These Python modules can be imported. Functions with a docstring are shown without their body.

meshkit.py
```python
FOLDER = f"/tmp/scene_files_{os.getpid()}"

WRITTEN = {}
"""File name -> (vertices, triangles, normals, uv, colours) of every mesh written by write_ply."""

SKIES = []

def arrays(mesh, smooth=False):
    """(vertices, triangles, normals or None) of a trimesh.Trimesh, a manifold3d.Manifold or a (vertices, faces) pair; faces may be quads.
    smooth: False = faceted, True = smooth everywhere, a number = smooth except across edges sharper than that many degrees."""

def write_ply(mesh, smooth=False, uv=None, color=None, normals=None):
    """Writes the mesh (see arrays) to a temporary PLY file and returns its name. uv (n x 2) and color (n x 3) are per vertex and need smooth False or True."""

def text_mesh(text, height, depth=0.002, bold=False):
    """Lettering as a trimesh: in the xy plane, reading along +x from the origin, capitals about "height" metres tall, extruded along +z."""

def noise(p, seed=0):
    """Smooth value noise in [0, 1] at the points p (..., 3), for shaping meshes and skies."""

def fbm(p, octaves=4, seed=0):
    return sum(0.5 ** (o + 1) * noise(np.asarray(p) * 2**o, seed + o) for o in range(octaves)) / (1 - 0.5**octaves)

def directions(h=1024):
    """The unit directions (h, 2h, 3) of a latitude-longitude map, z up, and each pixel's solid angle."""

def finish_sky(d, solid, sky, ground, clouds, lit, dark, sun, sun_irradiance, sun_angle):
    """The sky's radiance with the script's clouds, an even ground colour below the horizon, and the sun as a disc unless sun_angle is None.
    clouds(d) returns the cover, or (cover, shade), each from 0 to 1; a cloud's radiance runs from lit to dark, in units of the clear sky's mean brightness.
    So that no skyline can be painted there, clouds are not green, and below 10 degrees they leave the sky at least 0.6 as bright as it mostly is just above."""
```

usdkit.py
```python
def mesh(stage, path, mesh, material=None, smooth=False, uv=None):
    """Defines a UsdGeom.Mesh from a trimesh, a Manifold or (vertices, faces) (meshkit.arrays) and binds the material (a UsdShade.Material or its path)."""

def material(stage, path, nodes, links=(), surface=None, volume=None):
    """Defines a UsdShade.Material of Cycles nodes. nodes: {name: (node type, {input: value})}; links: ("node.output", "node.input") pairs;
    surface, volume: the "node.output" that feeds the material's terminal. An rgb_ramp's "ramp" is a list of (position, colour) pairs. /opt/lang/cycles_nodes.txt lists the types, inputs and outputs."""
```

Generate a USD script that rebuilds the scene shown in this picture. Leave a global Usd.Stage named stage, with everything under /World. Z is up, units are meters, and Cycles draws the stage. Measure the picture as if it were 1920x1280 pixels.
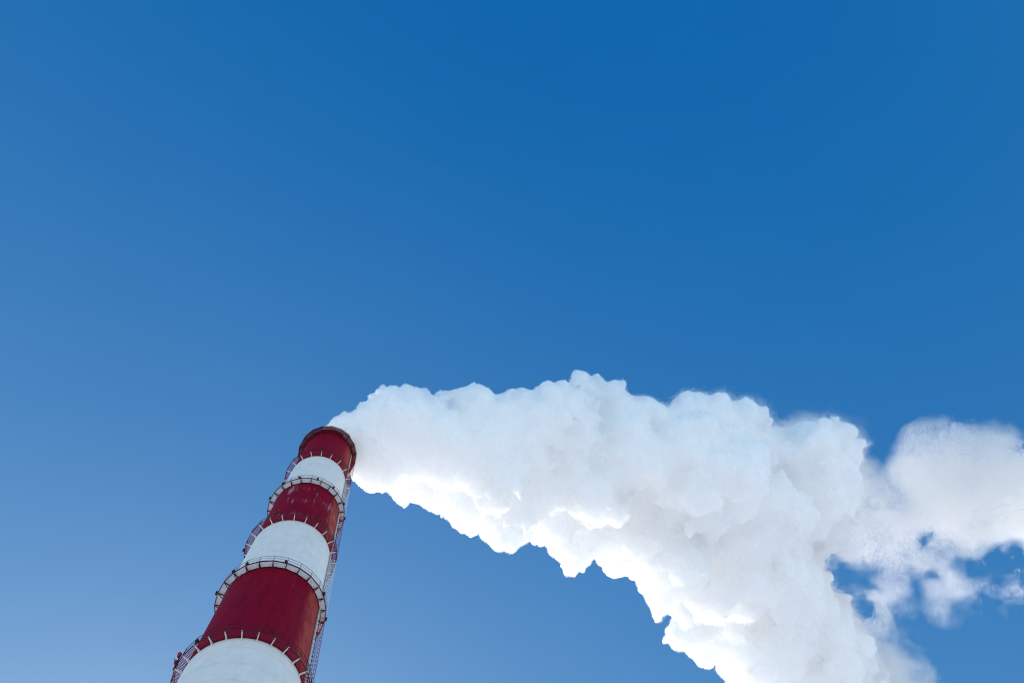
import math, numpy as np, trimesh, usdkit, meshkit
from pxr import Usd, UsdGeom, UsdLux, UsdShade, Gf, Sdf, Vt

stage = Usd.Stage.CreateInMemory()
UsdGeom.SetStageUpAxis(stage, UsdGeom.Tokens.z)
UsdGeom.SetStageMetersPerUnit(stage, 1.0)
UsdGeom.Xform.Define(stage, '/World')
UsdGeom.Scope.Define(stage, '/World/Looks')

# ---------------------------------------------------------------- camera, sky, sun, exposure
EYE, SCALE = 1.6, 55.0                      # eye height; metres to the chimney's axis
FOCAL_PX = 1450.0                           # for a frame 1920 wide: about 27 mm
PITCH, ROLL = math.radians(76.0035), math.radians(-24.1055)
SUN_AZ, SUN_EL = math.radians(-46), math.radians(28)
EXPOSURE, SKY = 0.0, 0.12
F0 = np.array([0, math.cos(PITCH), math.sin(PITCH)]); U0 = np.array([0, -math.sin(PITCH), math.cos(PITCH)]); R0 = np.array([1.0, 0, 0])
FWD = F0
RIGHT = math.cos(ROLL) * R0 + math.sin(ROLL) * U0
UP = -math.sin(ROLL) * R0 + math.cos(ROLL) * U0
cam = UsdGeom.Camera.Define(stage, '/World/camera')
cam.CreateHorizontalApertureAttr(36.0)
cam.CreateFocalLengthAttr(36.0 * FOCAL_PX / 1920)
cam.CreateExposureAttr(EXPOSURE)
cam.AddTransformOp().Set(Gf.Matrix4d(*RIGHT, 0, *UP, 0, *(-FWD), 0, 0, 0, EYE, 1))
SUN = np.array([math.sin(SUN_AZ) * math.cos(SUN_EL), math.cos(SUN_AZ) * math.cos(SUN_EL), math.sin(SUN_EL)])
sky = UsdLux.DomeLight.Define(stage, '/World/sky')
sky.GetPrim().SetCustomDataByKey('kind', 'structure')
sky_look = usdkit.material(stage, '/World/Looks/sky', {
    'sky': ('sky_texture', {'sky_type': 'single_scattering', 'sun_disc': False, 'sun_elevation': SUN_EL, 'sun_rotation': SUN_AZ, 'altitude': 200.0, 'air_density': 1.0, 'aerosol_density': 0.6, 'ozone_density': 4.0}),
    'split': ('separate_color', {'color_type': 'rgb'}),
    'red': ('math', {'math_type': 'multiply_add', 'value2': 1.30, 'value3': -0.067 / SKY}),
    'redlow': ('math', {'math_type': 'smoothmax', 'value2': 0.0, 'value3': 0.03 / SKY}),
    'green': ('math', {'math_type': 'multiply_add', 'value2': 1.265, 'value3': 0.006 / SKY}),
    'blue': ('math', {'math_type': 'multiply_add', 'value2': 0.82, 'value3': 0.243 / SKY}),
    'dir': ('texture_coordinate', {}), 'uneven': ('noise_texture', {'scale': 7.0, 'detail': 9.0, 'roughness': .72}),
    'thin': ('map_range', {'from_min': .3, 'from_max': .7, 'to_min': .982, 'to_max': 1.018}), 'haze': ('mix_color', {'blend_type': 'multiply', 'fac': 1.0}),
    'join': ('combine_color', {'color_type': 'rgb'}),
    'bg': ('background_shader', {'strength': SKY})},
    [('sky.color', 'split.color'), ('split.r', 'red.value1'), ('red.value', 'redlow.value1'), ('split.g', 'green.value1'), ('split.b', 'blue.value1'),
     ('redlow.value', 'join.r'), ('green.value', 'join.g'), ('blue.value', 'join.b'), ('dir.generated', 'uneven.vector'), ('uneven.fac', 'thin.value'), ('join.color', 'haze.a'), ('thin.result', 'haze.b'), ('haze.result', 'bg.color')], surface='bg.background')
UsdShade.MaterialBindingAPI.Apply(sky.GetPrim()).Bind(sky_look)
sun = UsdLux.DistantLight.Define(stage, '/World/sun')
sun.CreateIntensityAttr(1.06); sun.CreateAngleAttr(0.53); sun.CreateNormalizeAttr(True); sun.CreateColorAttr(Gf.Vec3f(1.0, 0.9, 0.8))
sx = np.cross([0, 0, 1.0], SUN); sx /= np.linalg.norm(sx); sy = np.cross(SUN, sx)
sun.AddTransformOp().Set(Gf.Matrix4d(*sx, 0, *sy, 0, *SUN, 0, 0, 0, 300, 1))
# ---------------------------------------------------------------- helpers
def tag(prim, **kv):
    for k, v in kv.items():
        prim.SetCustomDataByKey(k, v)
    return prim

USED = {}
def numbered(path):
    n = USED[path] = USED.get(path, -1) + 1
    return path if n == 0 else f'{path}_{n:03d}'

def part(parent, name, mesh, look, smooth=False, label=None):
    m = usdkit.mesh(stage, numbered(f'{parent}/{name}'), mesh, look, smooth=smooth)
    if label:
        tag(m.GetPrim(), label=label)
    return str(m.GetPath())

BOX_F = np.array([[0, 2, 1], [0, 3, 2], [4, 5, 6], [4, 6, 7], [0, 1, 5], [0, 5, 4], [1, 2, 6], [1, 6, 5], [2, 3, 7], [2, 7, 6], [3, 0, 4], [3, 4, 7]])
def bar(a, b, w, h, up=(0, 0, 1.0)):
    """A straight bar of rectangular section from a to b: w wide, h high."""
    a, b, up = np.asarray(a, float), np.asarray(b, float), np.asarray(up, float)
    t = (b - a) / np.linalg.norm(b - a)
    s = np.cross(t, up); s /= np.linalg.norm(s)
    u = np.cross(s, t)
    q = [(-.5, -.5), (.5, -.5), (.5, .5), (-.5, .5)]
    v = [a + s * w * x + u * h * y for x, y in q] + [b + s * w * x + u * h * y for x, y in q]
    return np.array(v), BOX_F

def join(parts):
    vs, fs, n = [], [], 0
    for v, f in parts:
        vs.append(v); fs.append(np.asarray(f) + n); n += len(v)
    return np.vstack(vs), np.vstack(fs)

def polar(r, az, z):
    a = math.radians(az)
    return np.array([r * math.sin(a), r * math.cos(a), z])

def lathe(profile, sections=144):
    """Surface of revolution about the chimney's axis; profile from outside bottom upwards, (radius, height)."""
    p = np.array(profile, float); n = len(p)
    a = np.arange(sections) * 2 * np.pi / sections
    v = np.stack([p[None, :, 0] * np.sin(a)[:, None], p[None, :, 0] * np.cos(a)[:, None], np.broadcast_to(p[:, 1], (sections, n))], -1).reshape(-1, 3)
    i, j = np.meshgrid(np.arange(sections), np.arange(n - 1), indexing='ij')
    i2 = (i + 1) % sections
    A, B, C, D = i * n + j, i2 * n + j, i2 * n + j + 1, i * n + j + 1
    return v, np.vstack([np.stack([A, C, B], -1).reshape(-1, 3), np.stack([A, D, C], -1).reshape(-1, 3)])

def ring(radius, z, w, h, count, start):
    """A ring of straight bars, a polygon with its corners at the brackets."""
    pts = [polar(radius, start + 360.0 * k / count, z) for k in range(count)]
    return join([bar(pts[k], pts[(k + 1) % count], w, h) for k in range(count)])

# ---------------------------------------------------------------- looks
def paint(name, base, dirt, stain=None, fade=None, speck=None):
    n = {'tc': ('texture_coordinate', {}), 'sep': ('separate_xyz', {}), 'ang': ('math', {'math_type': 'arctan2'}),
         'arc': ('math', {'math_type': 'multiply', 'value2': 5.0}), 'uv': ('combine_xyz', {}),
         'stretch': ('mapping', {'mapping_type': 'point', 'scale': (1.6, .16, 1)}),
         'streak': ('noise_texture', {'scale': 1.0, 'detail': 6.0, 'roughness': .62}),
         'sr': ('map_range', {'range_type': 'smoothstep', 'from_min': .42, 'from_max': .72, 'to_min': 0.0, 'to_max': .55}),
         'mott': ('noise_texture', {'scale': .7, 'detail': 7.0, 'roughness': .65}),
         'mr': ('map_range', {'from_min': .3, 'from_max': .7, 'to_min': .93, 'to_max': 1.05}),
         'mixd': ('mix_color', {'blend_type': 'mix', 'a': base, 'b': dirt}),
         'mul': ('mix_color', {'blend_type': 'multiply', 'fac': 1.0}),
         'joint': ('wave_texture', {'wave_type': 'bands', 'bands_direction': 'y', 'profile': 'saw', 'scale': .1257, 'distortion': 0.0}),
         'jr': ('map_range', {'range_type': 'smoothstep', 'from_min': .0, 'from_max': .05, 'to_min': .80, 'to_max': 1.0}),
         'mulj': ('mix_color', {'blend_type': 'multiply', 'fac': .8}),
         'grain': ('noise_texture', {'scale': 9.0, 'detail': 4.0}),
         'hsum': ('math', {'math_type': 'multiply_add', 'value2': .35}),
         'bump': ('bump', {'strength': .55, 'distance': .03}),
         'p': ('principled_bsdf', {'roughness': .75, 'specular_ior_level': .10})}
    l = [('tc.object', 'sep.vector'), ('sep.x', 'ang.value1'), ('sep.y', 'ang.value2'), ('ang.value', 'arc.value1'), ('arc.value', 'uv.x'), ('sep.z', 'uv.y'),
         ('uv.vector', 'stretch.vector'), ('stretch.vector', 'streak.vector'), ('streak.fac', 'sr.value'), ('sr.result', 'mixd.fac'),
         ('uv.vector', 'mott.vector'), ('mott.fac', 'mr.value'), ('mixd.result', 'mul.a'), ('mr.result', 'mul.b'),
         ('uv.vector', 'joint.vector'), ('joint.fac', 'jr.value'), ('mul.result', 'mulj.a'), ('jr.result', 'mulj.b'),
         ('tc.object', 'grain.vector'), ('grain.fac', 'hsum.value1'), ('joint.fac', 'hsum.value3'), ('hsum.value', 'bump.height'), ('bump.normal', 'p.normal')]
    last = 'mulj.result'
    def over(key, colour, mask_links, extra, low, high, most):
        nonlocal last
        n.update(extra)
        n[key + 'r'] = ('map_range', {'range_type': 'smoothstep', 'from_min': low, 'from_max': high, 'to_min': 0.0, 'to_max': most})
        n[key + 'm'] = ('mix_color', {'blend_type': 'mix', 'b': colour})
        l.extend(mask_links + [(key + 'r.result', key + 'm.fac'), (last, key + 'm.a')])
        last = key + 'm.result'
    if speck:   # small flaked-off spots
        over('sp', speck, [('uv.vector', 'spmap.vector'), ('spmap.vector', 'spn.vector'), ('spn.fac', 'spr.value')],
             {'spmap': ('mapping', {'mapping_type': 'point', 'scale': (2.6, 1.1, 1)}), 'spn': ('noise_texture', {'scale': 1.0, 'detail': 8.0, 'roughness': .72})}, .63, .69, .75)
    if stain:   # pale lime streaks that run down the paint
        over('st', stain, [('uv.vector', 'stmap.vector'), ('stmap.vector', 'stn.vector'), ('uv.vector', 'stw.vector'), ('stn.fac', 'stp.value1'), ('stw.fac', 'stp.value2'), ('stp.value', 'str.value')],
             {'stmap': ('mapping', {'mapping_type': 'point', 'location': (3.1, 7.7, 0), 'scale': (2.0, .28, 1)}), 'stn': ('noise_texture', {'scale': 1.0, 'detail': 9.0, 'roughness': .7}),
              'stw': ('noise_texture', {'scale': .22, 'detail': 1.0}), 'stp': ('math', {'math_type': 'multiply'})}, .285, .385, .62)
    if fade:    # sun-bleached, flaking paint on the chimney's side towards azimuth 60
        over('fa', fade, [('uv.vector', 'famap.vector'), ('famap.vector', 'fan.vector'), ('ang.value', 'faa.value1'), ('faa.value', 'fab.value1'), ('fab.value', 'fac.value'), ('fan.fac', 'fap.value1'), ('fac.result', 'fap.value2'), ('fap.value', 'far.value')],
             {'famap': ('mapping', {'mapping_type': 'point', 'rotation': (0, 0, .5), 'scale': (1.3, .4, 1)}), 'fan': ('noise_texture', {'scale': 1.2, 'detail': 7.0, 'roughness': .65}),
              'faa': ('math', {'math_type': 'subtract', 'value2': math.radians(62)}), 'fab': ('math', {'math_type': 'absolute'}),
              'fac': ('map_range', {'range_type': 'smoothstep', 'from_min': .35, 'from_max': .95, 'to_min': 1.0, 'to_max': 0.0}), 'fap': ('math', {'math_type': 'multiply'})}, .2, .62, .5)
    l.append((last, 'p.base_color'))
    return usdkit.material(stage, f'/World/Looks/{name}', n, l, surface='p.BSDF')

def plain(name, colour, rough=.6, metal=0.0, vary=.25):
    return usdkit.material(stage, f'/World/Looks/{name}', {
        'g': ('geometry', {}), 'n': ('noise_texture', {'scale': 2.2, 'detail': 5.0, 'roughness': .65}),
        'r': ('map_range', {'from_min': .25, 'from_max': .75, 'to_min': 1 - vary, 'to_max': 1 + vary}),
        'm': ('mix_color', {'blend_type': 'multiply', 'fac': 1.0, 'a': colour}), 'p': ('principled_bsdf', {'roughness': rough, 'metallic': metal, 'specular_ior_level': .15})},
        [('g.position', 'n.vector'), ('n.fac', 'r.value'), ('r.result', 'm.b'), ('m.result', 'p.base_color')], surface='p.BSDF')

RED_BAND = paint('red_band', (.235, .0006, .017), (.11, .0005, .009), fade=(.52, .10, .055), speck=(.44, .14, .15))
STREAKED_RED = paint('streaked_red_band', (.235, .0006, .017), (.11, .0005, .009), stain=(.50, .30, .32), fade=(.52, .10, .055), speck=(.44, .14, .15))
WHITE_BAND = paint('white_band', (.80, .745, .70), (.72, .67, .63), speck=(.34, .33, .31))
SOOT = paint('sooty_lip', (.10, .018, .020), (.04, .02, .02))
RAW = paint('raw_concrete', (.36, .35, .33), (.25, .24, .23), speck=(.2, .2, .19))
RED_STEEL = plain('red_steel', (.30, .010, .030))
DARK_STEEL = plain('dark_red_steel', (.085, .012, .020))
RIM_STEEL = plain('rim_steel', (.12, .006, .014))
WHITE_STEEL = plain('white_steel', (.66, .62, .59), vary=.2)
GREY_STEEL = plain('grey_steel', (.30, .28, .28), vary=.15)
PALE_STEEL = plain('pale_steel', (.78, .74, .73), vary=.12)
BEIGE_STEEL = plain('beige_steel', (.60, .52, .40))
LAMP_BODY = plain('lamp_housing', (.035, .02, .022))
LAMP_GLASS = usdkit.material(stage, '/World/Looks/lamp_glass', {'p': ('principled_bsdf', {'base_color': (.30, .01, .012), 'roughness': .12})}, surface='p.BSDF')
SNOW = usdkit.material(stage, '/World/Looks/snowy_ground', {'g': ('geometry', {}), 'n': ('noise_texture', {'scale': .05, 'detail': 8.0, 'roughness': .6}),
    'c': ('rgb_ramp', {'ramp': [(0.0, (.45, .44, .43)), (.42, (.78, .77, .76)), (.6, (.86, .85, .84)), (1.0, (.88, .88, .87))]}), 'p': ('principled_bsdf', {'roughness': .8})},
    [('g.position', 'n.vector'), ('n.fac', 'c.fac'), ('c.color', 'p.base_color')], surface='p.BSDF')

# ---------------------------------------------------------------- ground
g = np.linspace(-1, 1, 41); g = np.sign(g) * np.abs(g) ** 3 * 9000
gx, gy = np.meshgrid(g, g, indexing='ij')
gz = np.where(np.hypot(gx, gy) > 150, 14 * (meshkit.fbm(np.stack([gx, gy, 0 * gx], -1) / 700.0, 3, 3) - .5), 0.0)
gz = np.minimum(gz, 0.0) if False else gz - 7 * (np.hypot(gx, gy) > 150)
gi, gj = np.meshgrid(np.arange(40), np.arange(40), indexing='ij')
gA = (gi * 41 + gj).ravel()
ground = usdkit.mesh(stage, '/World/ground', (np.stack([gx, gy, gz], -1).reshape(-1, 3), np.vstack([np.stack([gA, gA + 41, gA + 42], 1), np.stack([gA, gA + 42, gA + 1], 1)])), SNOW, smooth=True)
tag(ground.GetPrim(), kind='structure')

# ---------------------------------------------------------------- chimney
AXIS_AZ = math.radians(-45.0658)
CX, CY = SCALE * math.sin(AXIS_AZ), SCALE * math.cos(AXIS_AZ)
def rad(z): return SCALE * .143058916 - .0273627 * (z - EYE)
def height(s): return EYE + SCALE * s
chimney = UsdGeom.Xform.Define(stage, '/World/industrial_chimney')
chimney.AddTranslateOp().Set((CX, CY, 0))
tag(chimney.GetPrim(), label='tall red and white banded factory chimney with ringed galleries and white steam leaving its top', category='chimney')
CH = '/World/industrial_chimney'
Z = {k: height(v) for k, v in dict(r1=2.4507, w1=2.2301, r2=2.0114, w2=1.7725, r3=1.5344, w3=1.272, r4=1.005, w4=.735, base=.45).items()}
TOP = Z['r1'] + 1.7
def band(name, z0, z1, look, label=None):
    zs = np.linspace(z0, z1, 14)
    part(CH, name, lathe([(rad(z), z) for z in zs]), look, smooth=True, label=label)
band('red_band', Z['w1'], Z['r1'], RED_BAND, 'topmost red painted band of the shaft')
band('white_band', Z['r2'], Z['w1'], WHITE_BAND)
band('red_band', Z['w2'], Z['r2'], STREAKED_RED, 'red painted band with pale lime streaks')
band('white_band', Z['r3'], Z['w2'], WHITE_BAND)
band('red_band', Z['w3'], Z['r3'], RED_BAND)
band('white_band', Z['r4'], Z['w3'], WHITE_BAND)
band('red_band', Z['w4'], Z['r4'], RED_BAND)
band('white_band', Z['base'], Z['w4'], WHITE_BAND)
band('bare_base', -.5, Z['base'], RAW)
rt = rad(Z['r1'])
part(CH, 'top_lip', lathe([(rt, Z['r1']), (rt + .02, TOP - .5), (rt + .16, TOP - .45), (rt + .16, TOP), (rt - .45, TOP), (rt - .5, TOP - 6.0)]), SOOT, smooth=35)

def gallery(s, count, start, width, grate, beam, frame, rails, lamps=(), slats=10, thick=.055, rail_h=1.15, infill=False, label=None):
    z, r = Z[s], rad(Z[s])
    ro = r + width
    step = 360.0 / count
    # the gallery's frame: an outer polygon of angle steel and an inner ring on the shaft
    top = part(CH, 'gallery', join([ring(ro, z - .04, .07, .16, count, start), ring(r + .09, z - .04, .07, .10, count, start)]), frame, label=label)
    for k in range(count):
        a0 = start + k * step
        # bracket: a radial beam and its brace down to the shaft
        parts = [bar(polar(r - .05, a0, z - .17), polar(ro + .03, a0, z - .17), .11, .11),
                 bar(polar(r - .03, a0, z - (.55 if beam is WHITE_STEEL else .95)), polar(ro - (.5 if beam is WHITE_STEEL else .10), a0, z - .24), .07, .07)]
        part(top, 'bracket', join(parts), beam)
        # grating panel: radial bars between two brackets
        p0, p1 = polar(ro - .04, a0, z), polar(ro - .04, a0 + step, z)
        q0, q1 = polar(r + .13, a0, z), polar(r + .13, a0 + step, z)
        bars = [bar(q0 + (q1 - q0) * t, p0 + (p1 - p0) * t, thick, .03) for t in (np.arange(slats) + .5) / slats]
        bars += [bar(q0 + (p0 - q0) * t, q1 + (p1 - q1) * t, .03, .02) for t in (.34, .67)]
        part(top, 'grating_panel', join(bars), grate)
        part(top, 'railing_post', join([bar(polar(ro - .02, a0, z - .3), polar(ro - .02, a0, z + rail_h), .06, .06, (1, 0, 0))]), rails)
        if infill:
            m = [bar(polar(ro - .02, a0, z + .12 + .16 * i), polar(ro - .02, a0 + step, z + .12 + .16 * i), .02, .09) for i in range(7)]
            part(top, 'parapet_panel', join(m), rails)
    part(top, 'handrail', ring(ro - .02, z + rail_h, .045, .045, count, start), rails)
    part(top, 'middle_rail', ring(ro - .02, z + rail_h * .55, .035, .035, count, start), rails)
    for a in lamps:
        c = polar(ro + .10, a, z - .12)
        body = trimesh.creation.cylinder(.13, .30, sections=12); body.apply_translation(c)
        box = trimesh.creation.box([.30, .26, .20]); box.apply_transform(trimesh.transformations.rotation_matrix(-math.radians(a), [0, 0, 1])); box.apply_translation(c + [0, 0, .2])
        part(top, 'obstruction_lamp', trimesh.util.concatenate([body, box]), LAMP_BODY)
    return top, ro

gallery('r1', 18, 146.2, 1.0, RIM_STEEL, DARK_STEEL, RIM_STEEL, RIM_STEEL, slats=16, thick=.085, rail_h=1.1, infill=True, label='topmost gallery, dark with soot')
gallery('w1', 19, 146.2, .854, RED_STEEL, WHITE_STEEL, DARK_STEEL, DARK_STEEL)
gallery('r2', 23, 129.6, .854, PALE_STEEL, DARK_STEEL, DARK_STEEL, GREY_STEEL, lamps=(188.6, 163.1, 136.1, 109.3, 79, 55, 219), thick=.10)
gallery('w2', 23, 132.0, .854, RED_STEEL, WHITE_STEEL, DARK_STEEL, DARK_STEEL, lamps=(236,))
gallery('r3', 25, 121.1, .854, PALE_STEEL, DARK_STEEL, DARK_STEEL, GREY_STEEL, lamps=(193, 176.9, 137.2, 82.3, 52.4, 223), thick=.10)
g3, ro3 = gallery('w3', 26, 123.5, .854, RED_STEEL, WHITE_STEEL, DARK_STEEL, DARK_STEEL, lamps=(189.6,))

# the red warning floodlight on the lowest gallery's left side
fz = Z['w3']
fp = [bar(polar(ro3 + .08, 220.5, fz - .3), polar(ro3 + .08, 220.5, fz + 1.75), .10, .10, (1, 0, 0)), bar(polar(ro3 + .08, 216.0, fz + 1.2), polar(ro3 + .08, 225.0, fz + 1.2), .08, .08),
      bar(polar(ro3 + .08, 220.5, fz + .5), polar(ro3 + .45, 220.5, fz + 1.3), .07, .07)]
fl = part(g3, 'warning_floodlight', join(fp), DARK_STEEL)
for a, dz in ((216.8, 1.45), (224.5, 1.4), (220.5, 1.9)):
    head = trimesh.creation.revolve(np.array([[0, -.2], [.13, -.2], [.22, .0], [.22, .12], [.16, .24], [0, .28]]), sections=14)
    head.apply_translation(polar(ro3 + .2, a, fz + dz))
    part(g3, 'floodlight_head', head, LAMP_GLASS, smooth=40)

# caged ladder up the right-hand side, painted with its bands, and a cable conduit beside it
def ladder(z0, z1, look, cage):
    az, out = 55.0, .26
    a = math.radians(az); rd, tg = np.array([math.sin(a), math.cos(a), 0]), np.array([math.cos(a), -math.sin(a), 0])
    def at(z, o, t): return rd * (rad(z) + o) + tg * t + np.array([0, 0, z])
    st = [bar(at(z0, out, t), at(z1, out, t), .07, .07, tg) for t in (-.25, .25)]
    zs = np.arange(z0 + .3, z1 - .1, 1.5)
    st += [bar(at(z, -.02, t), at(z, out, t), .05, .05) for z in zs for t in (-.25, .25)]
    lad = part(CH, 'caged_ladder', join(st), look)
    part(lad, 'rungs', join([bar(at(z, out, -.25), at(z, out, .25), .045, .045) for z in np.arange(z0 + .2, z1 - .1, .33)]), look)
    ph = np.radians([-100, -66, -33, 0, 33, 66, 100])
    prof = [(.52 + .40 * math.cos(p), .40 * math.sin(p)) for p in ph]
    part(lad, 'cage_strap', join([bar(at(z0 + .4, o, t), at(z1 - .1, o, t), .05, .02, rd) for o, t in prof]), cage)
    for z in np.arange(z0 + .5, z1 - .2, .72):
        full = [(out, -.25)] + prof + [(out, .25)]
        part(lad, 'cage_hoop', join([bar(at(z, *full[i]), at(z, *full[i + 1]), .02, .06) for i in range(len(full) - 1)]), cage)
for z0, z1, look in ((Z['w1'], Z['r1'], RED_STEEL), (Z['r2'], Z['w1'], WHITE_STEEL), (Z['w2'], Z['r2'], RED_STEEL), (Z['r3'], Z['w2'], WHITE_STEEL), (Z['w3'], Z['r3'], RED_STEEL), (Z['r4'], Z['w3'], WHITE_STEEL)):
    ladder(z0 + .1, z1 - .05, look, look)
def conduit(az, o, w, z0, z1, look):
    part(CH, 'cable_conduit', join([bar(polar(rad(z0) + o, az, z0), polar(rad(z1) + o, az, z1), w, w, (1, 0, 0))]), look)
conduit(64.5, .12, .13, Z['r4'], TOP - .6, BEIGE_STEEL)
conduit(67.0, .10, .08, Z['r4'], TOP - .6, GREY_STEEL)

# lightning rods round the rim
for az in (20, 62, 84, 118, 160, 205, 250, 295, 335):
    a, b = polar(rt + .95, az, Z['r1'] + .2), polar(rt + .95, az, Z['r1'] + 3.4)
    part(CH, 'lightning_rod', join([bar(a, b, .055, .055, (1, 0, 0))]), GREY_STEEL)
# ---------------------------------------------------------------- steam plume
def ray(px, py):
    """The direction in which the camera sees a point of the 1920 x 1280 frame."""
    x, y = (px - 960) / FOCAL_PX, -(py - 640) / FOCAL_PX
    d = FWD + x * RIGHT + y * UP
    return d / np.linalg.norm(d)

def surface_nets(f, h, origin):
    s = f < 0
    nx, ny, nz = f.shape
    c = np.zeros((nx - 1, ny - 1, nz - 1), np.uint8)
    for i, j, k in np.ndindex(2, 2, 2):
        c += s[i:nx - 1 + i, j:ny - 1 + j, k:nz - 1 + k]
    act = np.argwhere((c > 0) & (c < 8))
    idx = np.full(c.shape, -1, np.int32)
    idx[tuple(act.T)] = np.arange(len(act))
    acc, cnt = np.zeros((len(act), 3)), np.zeros(len(act))
    corners = list(np.ndindex(2, 2, 2))
    vals = {q: f[act[:, 0] + q[0], act[:, 1] + q[1], act[:, 2] + q[2]] for q in corners}
    for a in corners:
        for ax in range(3):
            if a[ax] == 0:
                b = list(a); b[ax] = 1; b = tuple(b)
                va, vb = vals[a], vals[b]
                m = (va < 0) != (vb < 0)
                t = va[m] / (va[m] - vb[m])
                p = np.tile(np.array(a, float), (m.sum(), 1)); p[:, ax] += t
                acc[m] += p; cnt[m] += 1
    v = (act + acc / cnt[:, None]) * h + origin
    quads = []
    for ax in range(3):
        u, w = (ax + 1) % 3, (ax + 2) % 3
        lo = [slice(1, n - 1) for n in f.shape]; hi = list(lo)
        lo[ax] = slice(0, f.shape[ax] - 1); hi[ax] = slice(1, f.shape[ax])
        a, b = s[tuple(lo)], s[tuple(hi)]
        for flip in (False, True):
            e = np.argwhere((a & ~b) if not flip else (~a & b))
            o = np.array([1, 1, 1]); o[ax] = 0
            e = e + o
            def cell(du, dw):
                q = e.copy(); q[:, u] -= du; q[:, w] -= dw
                return idx[tuple(q.T)]
            q = np.stack([cell(1, 1), cell(0, 1), cell(0, 0), cell(1, 0)], 1)
            quads.append(q[:, ::-1] if flip else q)
    q = np.vstack(quads)
    q = q[(q >= 0).all(1)]
    return v, np.vstack([q[:, [0, 1, 2]], q[:, [0, 2, 3]]])

def make_blobs(rows, seed, copies=2, spread=.8, inset=0):
    """Each row is one billow as the photograph shows it (middle and radius); its depth varies, and copies fill the plume's thickness."""
    rng = np.random.default_rng(seed)
    out = []
    for px, py, r in rows:
        d = ray(px, py)
        t = (steam_height(px) - EYE) / d[2]
        R = max(r - inset, r * .62) * t / FOCAL_PX
        calm = min(1.0, max(0.0, (px - 640) / 150.0))
        for k in range(copies + 1):
            s = rng.uniform(-1, 1) * spread * calm * max(R, 5.0)
            q = d * (t + s) + np.array([0, 0, EYE]) + (rng.normal(size=3) * R * .08 if k else 0)
            out.append((*q, R * (1 + s / t) * (rng.uniform(.75, .97) if k else 1.0)))
    return np.array(out)

def bumps(p, size, seed):
    """Round billows of one size: 1 on a billow's middle, 0 in the creases."""
    from scipy.spatial import cKDTree
    rng = np.random.default_rng(seed)
    lo, hi = p.min(0) - 2 * size, p.max(0) + 2 * size
    n = np.ceil((hi - lo) / size).astype(int)
    g = np.stack(np.meshgrid(*[np.arange(k) for k in n], indexing='ij'), -1).reshape(-1, 3)
    c = lo + (g + rng.uniform(0, 1, g.shape)) * size
    d, _ = cKDTree(c).query(p, workers=4)
    return np.clip(1 - (d / size) ** 2, 0, 1)

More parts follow.
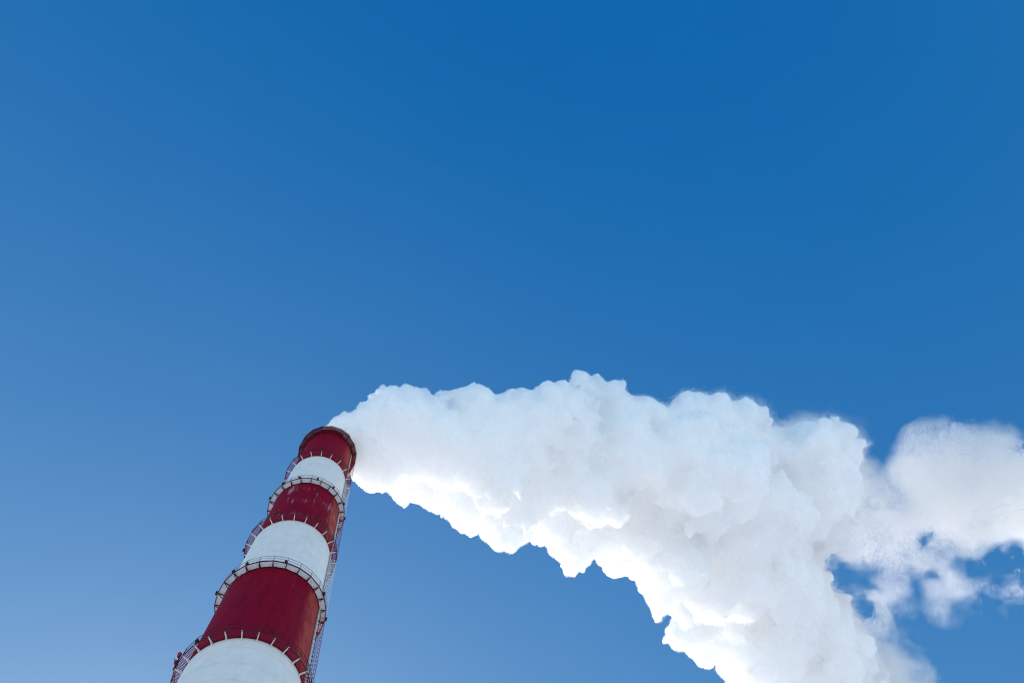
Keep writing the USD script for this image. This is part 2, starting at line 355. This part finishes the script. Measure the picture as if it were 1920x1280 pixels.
def steam_mesh(blobs, h, octaves, blend, seed, warp=.9):
    pad = 6
    lo, hi = (blobs[:, :3] - blobs[:, 3:]).min(0) - pad, (blobs[:, :3] + blobs[:, 3:]).max(0) + pad
    H = h * 4
    n = np.ceil((hi - lo) / H).astype(int) + 2
    g = [lo[k] + H * np.arange(n[k]) for k in range(3)]
    X, Y, Z = np.meshgrid(*g, indexing='ij')
    acc = np.zeros(X.shape)
    for x, y, z, r in blobs:
        d = np.sqrt((X - x) ** 2 + (Y - y) ** 2 + (Z - z) ** 2) - r
        acc += np.exp(-np.clip(d / blend, -30, 30))
    base = -blend * np.log(acc + 1e-30)
    from scipy.ndimage import map_coordinates
    m = (n - 1) * 4 + 1
    f = np.empty(m, np.float32)
    yy, zz = np.meshgrid(np.arange(m[1]) / 4, np.arange(m[2]) / 4, indexing='ij')
    for i in range(m[0]):
        i0 = min(i // 4, n[0] - 2); t = i / 4 - i0
        f[i] = map_coordinates(base[i0] * (1 - t) + base[i0 + 1] * t, [yy, zz], order=1)
    band = np.argwhere(np.abs(f) < 5.5)
    p = lo + band * h
    w = np.stack([meshkit.fbm(p / 4.0, 2, seed + k) - .5 for k in range(3)], -1) * 2 * warp
    vary = meshkit.fbm(p / 11.0, 2, seed + 9)
    young = np.clip(np.linalg.norm(p[:, :2] - (CX, CY), axis=1) / 48.0, .15, 1.0)    # billows grow with the way from the chimney
    add = -1.75 * young
    for k, (size, amp) in enumerate(octaves):
        a = amp * np.clip(.25 + 1.5 * (vary if k else .5), .3, 1.35)
        if size > 2:
            a = a * young ** (.9 if size > 4 else .35)
        add += a * (bumps(p + w * (size / 4.0), size, seed + 20 + k) - .62)
    f[tuple(band.T)] -= add.astype(np.float32)
    from scipy.ndimage import gaussian_filter, grey_opening
    f = grey_opening(f, size=(3, 3, 3))      # no pits narrower than a small billow
    f = gaussian_filter(f, .35)
    from scipy.ndimage import label
    lab, n = label(f < 0)
    f[(lab > 0) & (lab != 1 + np.argmax(np.bincount(lab.ravel())[1:]))] = .5       # no crumbs beside the plume
    v, t = surface_nets(f, h, lo)
    return v, t
def steam_height(px):
    return EYE + SCALE * np.interp(px, [610, 640, 700, 800, 1000, 1200, 1500, 1900], [2.50, 2.535, 2.60, 2.68, 2.80, 2.88, 2.95, 2.95])
rows = [(1500, 860, 70), (1530, 840, 62), (1575, 840, 46), (1500, 950, 70), (1560, 905, 60), (1545, 985, 50), (632, 818, 22), (648, 822, 28), (662, 830, 38), (682, 838, 52), (668, 866, 34), (704, 800, 40), (732, 778, 34), (700, 866, 40), (752, 780, 36), (735, 850, 62), (745, 895, 38), (775, 800, 42), (785, 862, 72), (805, 915, 42), (818, 800, 42), (850, 850, 85), (860, 925, 48), (882, 770, 44), (915, 790, 55), (905, 870, 95), (905, 945, 46), (960, 800, 48), (985, 880, 105), (965, 960, 46), (1000, 770, 44), (1040, 798, 58), (1040, 975, 62), (1080, 784, 48), (1080, 870, 115), (1090, 1005, 52), (1130, 796, 50), (1156, 764, 40), (1150, 1020, 54), (1170, 850, 100), (1190, 800, 52), (1170, 950, 95), (1235, 800, 56), (1215, 1015, 66), (1285, 800, 62), (1270, 900, 120), (1250, 1075, 44), (1244, 1136, 24), (1340, 810, 58), (1290, 1010, 105), (1295, 1120, 46), (1395, 810, 52), (1370, 900, 95), (1300, 1175, 38), (1320, 1090, 70), (1420, 860, 58), (1345, 1215, 40), (1380, 1030, 115), (1380, 1150, 80), (1440, 950, 80), (1400, 1235, 58), (1450, 1070, 85), (1450, 1180, 90), (1460, 1260, 85), (1500, 1120, 62), (1530, 1180, 62), (1540, 1260, 85), (1595, 1225, 42), (1620, 1275, 48), (1560, 1360, 120), (1500, 1400, 110), (1640, 1360, 70), (1600, 1480, 130)]
OCT = [(14, 4.5), (6.5, 3.8), (3.4, 3.2), (1.7, 1.7), (.9, .55)]
spine = [(690, 838, 36), (760, 845, 55), (900, 860, 85), (1050, 885, 100), (1200, 920, 115), (1330, 970, 115), (1420, 1080, 105), (1500, 1200, 95), (1540, 900, 70)]
SPREAD, BLEND, INSET = .95, .8, 13

TOP_EDGE = [(641, 790), (664, 774), (681, 762), (694, 753), (718, 754), (720, 734), (740, 729), (763, 734), (765, 741), (777, 733), (790, 745), (798, 756), (816, 749), (832, 733), (851, 736), (867, 724), (886, 717), (902, 718), (917, 732), (952, 746), (978, 738), (986, 724), (1002, 714), (1026, 717), (1037, 727), (1056, 720), (1071, 724), (1077, 711), (1087, 708), (1099, 720), (1111, 724), (1125, 714), (1141, 713), (1149, 705), (1159, 703), (1173, 709), (1183, 727), (1202, 736), (1236, 732), (1255, 725), (1279, 724), (1319, 730), (1345, 735), (1361, 731), (1375, 733), (1377, 742), (1393, 742), (1409, 738), (1420, 746), (1428, 757), (1441, 762), (1454, 784), (1465, 800), (1469, 801), (1490, 785), (1525, 775), (1560, 785), (1573, 793), (1599, 792), (1613, 812), (1623, 828), (1622, 845)]
LOW_EDGE = [(664, 914), (686, 920), (713, 916), (722, 911), (735, 923), (737, 936), (753, 948), (790, 951), (811, 960), (840, 968), (854, 972), (864, 984), (886, 1003), (902, 1005), (917, 1000), (939, 1007), (957, 1017), (976, 1012), (989, 997), (1000, 997), (1005, 1011), (1021, 1009), (1040, 1038), (1058, 1063), (1077, 1067), (1105, 1055), (1127, 1075), (1156, 1085), (1183, 1058), (1202, 1075), (1231, 1099), (1220, 1131), (1228, 1152), (1250, 1156), (1272, 1152), (1259, 1166), (1260, 1206), (1273, 1211), (1305, 1256), (1340, 1257), (1358, 1268), (1380, 1277), (1400, 1300)]
def edge_puffs(line, side, seed):
    """Small billows along the plume's rim."""
    rng = np.random.default_rng(seed); out = []
    for (x0, y0), (x1, y1) in zip(line[:-1], line[1:]):
        L = math.hypot(x1 - x0, y1 - y0)
        n = max(1, int(L / 15))
        for k in range(n):
            t = (k + rng.uniform(.2, .8)) / n
            r = rng.uniform(12, 21) * min(1.0, .55 + (x0 - 640) / 700.0)
            nx, ny = side * -(y1 - y0) / L, side * (x1 - x0) / L; d = r * 1.35 + 5
            out.append((x0 + (x1 - x0) * t + nx * d, y0 + (y1 - y0) * t + ny * d, r))
    return out

def front_puffs(count, seed):
    """Billow heads that swell from the plume's underside."""
    rng = np.random.default_rng(seed); out = []
    mid = np.array([(700, 838, 60), (760, 848, 85), (900, 860, 125), (1050, 890, 160), (1200, 920, 185), (1330, 980, 180), (1420, 1080, 170), (1500, 1200, 150), (1540, 900, 110)], float)
    u = np.sort(rng.uniform(0, 7, count))
    for a in u:
        i = int(a); m = mid[i] + (mid[i + 1] - mid[i]) * (a - i) if i < 7 else mid[i]
        b = rng.uniform(0, 2 * math.pi); q = math.sqrt(rng.uniform(0, .55))
        px, py = m[0] + math.cos(b) * q * m[2], m[1] + math.sin(b) * q * m[2]
        rr = m[2] * rng.uniform(.2, .42)
        d = ray(px, py); t = (steam_height(px) - EYE) / d[2]
        t -= (math.sqrt(max(0, 1 - q * q)) * m[2] * .80 - rr * rng.uniform(.1, .6)) * t / FOCAL_PX
        out.append((*(d * t + np.array([0, 0, EYE])), rr * t / FOCAL_PX))
    return np.array(out)
FUZZ = 600000
STEAM = usdkit.material(stage, '/World/Looks/dense_steam', {'p': ('principled_bsdf', {'base_color': (.992, .966, .944), 'roughness': 1.0, 'specular_ior_level': 0.0, 'subsurface_weight': 1.0, 'subsurface_radius': (1, 1, 1), 'subsurface_scale': 1.05})}, surface='p.BSDF')
DROPS = usdkit.material(stage, '/World/Looks/thin_steam', {'d': ('diffuse_bsdf', {'color': (.99, .975, .96)}), 't': ('translucent_bsdf', {'color': (.99, .975, .955)}), 'm': ('mix_closure', {'fac': .5})},
    [('d.BSDF', 'm.closure1'), ('t.BSDF', 'm.closure2')], surface='m.closure')
plume = UsdGeom.Xform.Define(stage, '/World/steam_plume')
tag(plume.GetPrim(), label='thick white steam plume blowing right from the chimney top, thinning into wisps', category='steam')
blobs = np.vstack([front_puffs(70, 8), make_blobs(spine, 6, 0, 0), make_blobs(rows, 1, 2, SPREAD, INSET), make_blobs(edge_puffs(TOP_EDGE, 1, 3), 2, 0, .25), make_blobs(edge_puffs(LOW_EDGE, -1, 4), 3, 0, .25)])
sv, sf = steam_mesh(blobs, .45, OCT, BLEND, 5)
part('/World/steam_plume', 'dense_steam', (sv, sf), STEAM, smooth=True)

# thin steam: flakes of droplets whose number follows the steam's density
def flakes(p, size, rng):
    n = len(p)
    a = rng.normal(size=(n, 3)); a /= np.linalg.norm(a, axis=1, keepdims=True)
    b = np.cross(a, rng.normal(size=(n, 3))); b /= np.linalg.norm(b, axis=1, keepdims=True)
    s = (size * rng.uniform(.6, 1.3, n))[:, None]
    v = np.stack([p + a * s * .58, p + (-.5 * a + .866 * b) * s * .58, p + (-.5 * a - .866 * b) * s * .58], 1)
    return v.reshape(-1, 3), np.arange(3 * n).reshape(-1, 3)

LIFT = 3.10
def spheres(rows):
    out = []
    for px, py, r, *lift in rows:
        d = ray(px, py); t = (lift[0] if lift else LIFT) * SCALE / d[2]
        out.append((*(np.array([0, 0, EYE]) + d * t), r * t / FOCAL_PX))
    return np.array(out)
lobes = spheres([(1545, 870, 85), (1500, 830, 50), (1590, 850, 52), (1600, 950, 78), (1655, 935, 60), (1670, 985, 58), (1715, 890, 66), (1770, 876, 72), (1835, 884, 84), (1880, 925, 76), (1800, 960, 78), (1710, 985, 58), (1620, 1035, 50), (1690, 1050, 44), (1915, 985, 52),
                 (1672, 1110, 42), (1640, 1110, 32), (1745, 1062, 34), (1786, 1100, 40), (1772, 1135, 24), (1850, 1092, 32), (1905, 1100, 38), (1965, 1090, 45), (1990, 950, 95), (1655, 1175, 40), (1690, 1245, 42), (1720, 1320, 50), (1550, 1000, 70), (1530, 940, 80),
                 (1452, 850, 42, 2.95), (1478, 905, 52, 2.95), (1500, 975, 55, 2.95), (1525, 1050, 46, 2.95), (1560, 1120, 50, 2.95), (1600, 1175, 48, 2.95), (1645, 1235, 52, 2.95)])
holes = spheres([(1546, 1048, 22), (1566, 1076, 27), (1582, 1102, 20), (1602, 1125, 18), (1624, 1152, 20), (1596, 954, 13), (1628, 940, 10), (1650, 850, 26), (1652, 812, 30), (1728, 1012, 15), (1742, 1003, 11), (1868, 1040, 20), (1905, 1030, 20), (1828, 1062, 18), (1760, 1085, 14)])
rng = np.random.default_rng(11)
lo, hi = (lobes[:, :3] - 1.15 * lobes[:, 3:]).min(0), (lobes[:, :3] + 1.15 * lobes[:, 3:]).max(0)
PER_M3 = 24.0
n_try = int(np.prod(hi - lo) * PER_M3)
p = rng.uniform(lo, hi, (n_try, 3)).astype(np.float32)
inside = np.full(n_try, -9.0, np.float32)      # metres below the surface of the smooth cloud
for x, y, z, r in lobes:
    near = np.abs(p[:, 2] - z) < r + 3
    near[near] = (np.abs(p[near, 0] - x) < r + 3) & (np.abs(p[near, 1] - y) < r + 3)
    inside[near] = np.maximum(inside[near], r - np.sqrt(((p[near] - np.float32([x, y, z])) ** 2).sum(1)))
p, inside = p[inside > -2.5].astype(float), inside[inside > -2.5]
w = np.stack([meshkit.fbm(p / 7.0, 2, 40 + k) - .5 for k in range(3)], -1) * 6
cut = np.zeros(len(p))
for x, y, z, r in holes:    # a gap in the cloud
    c = np.array([x, y, z]); ax = c - (0, 0, EYE); ax /= np.linalg.norm(ax)
    q = p + w * 1.3 - c
    cut = np.maximum(cut, 1.35 - np.linalg.norm(q - (q @ ax)[:, None] * ax, axis=1) / r)
wind = lobes[:, :3].mean(0) - (CX, CY, lobes[:, 2].mean()); wind /= np.linalg.norm(wind)
f = meshkit.fbm((p + w - .4 * ((p + w) @ wind)[:, None] * wind) / 8.0, 4, 50)
d = inside - .8 + 5.0 * (bumps(p + w * .5, 9.0, 60) - .6) + 3.4 * (bumps(p + w * .4, 4.4, 61) - .58) + 1.7 * (bumps(p + w * .25, 2.1, 62) - .58) + (f - .5) * 19.0 - np.clip(cut, 0, 1) ** 1.3 * 6.0
dens = np.clip(d / 4.5, 0, 1) ** 1.4
p = p[rng.uniform(size=len(p)) < dens]
def thin_part(name, pts, size):
    part('/World/steam_plume', name, flakes(pts, size, rng), DROPS)
thin_part('thin_steam', p, .155)
# the dense steam's own ragged edge
tri = sv[sf]
nrm = np.cross(tri[:, 1] - tri[:, 0], tri[:, 2] - tri[:, 0]); area = np.linalg.norm(nrm, axis=1); nrm /= area[:, None] + 1e-12
k = rng.choice(len(sf), FUZZ, p=area / area.sum())
u = np.sort(rng.uniform(size=(FUZZ, 2)), 1)
q = tri[k, 0] * u[:, :1] + tri[k, 1] * (u[:, 1:] - u[:, :1]) + tri[k, 2] * (1 - u[:, 1:])
e = q - (0, 0, EYE)
across = (e @ RIGHT) / (e @ FWD) * FOCAL_PX + 960 - .35 * ((e @ -UP) / (e @ FWD) * FOCAL_PX + 640 - 760)   # how far along the plume, in its older part it is more ragged
far = np.clip((across - 1050) / 420.0, 0, 1)
thick = (.12 + 1.1 * far ** 2) * (.2 + 1.7 * meshkit.fbm(q / 3.0, 3, 70))
q = q + nrm[k] * (np.abs(rng.normal(size=FUZZ)) * thick)[:, None]
thin_part('steam_fringe', q, .18)
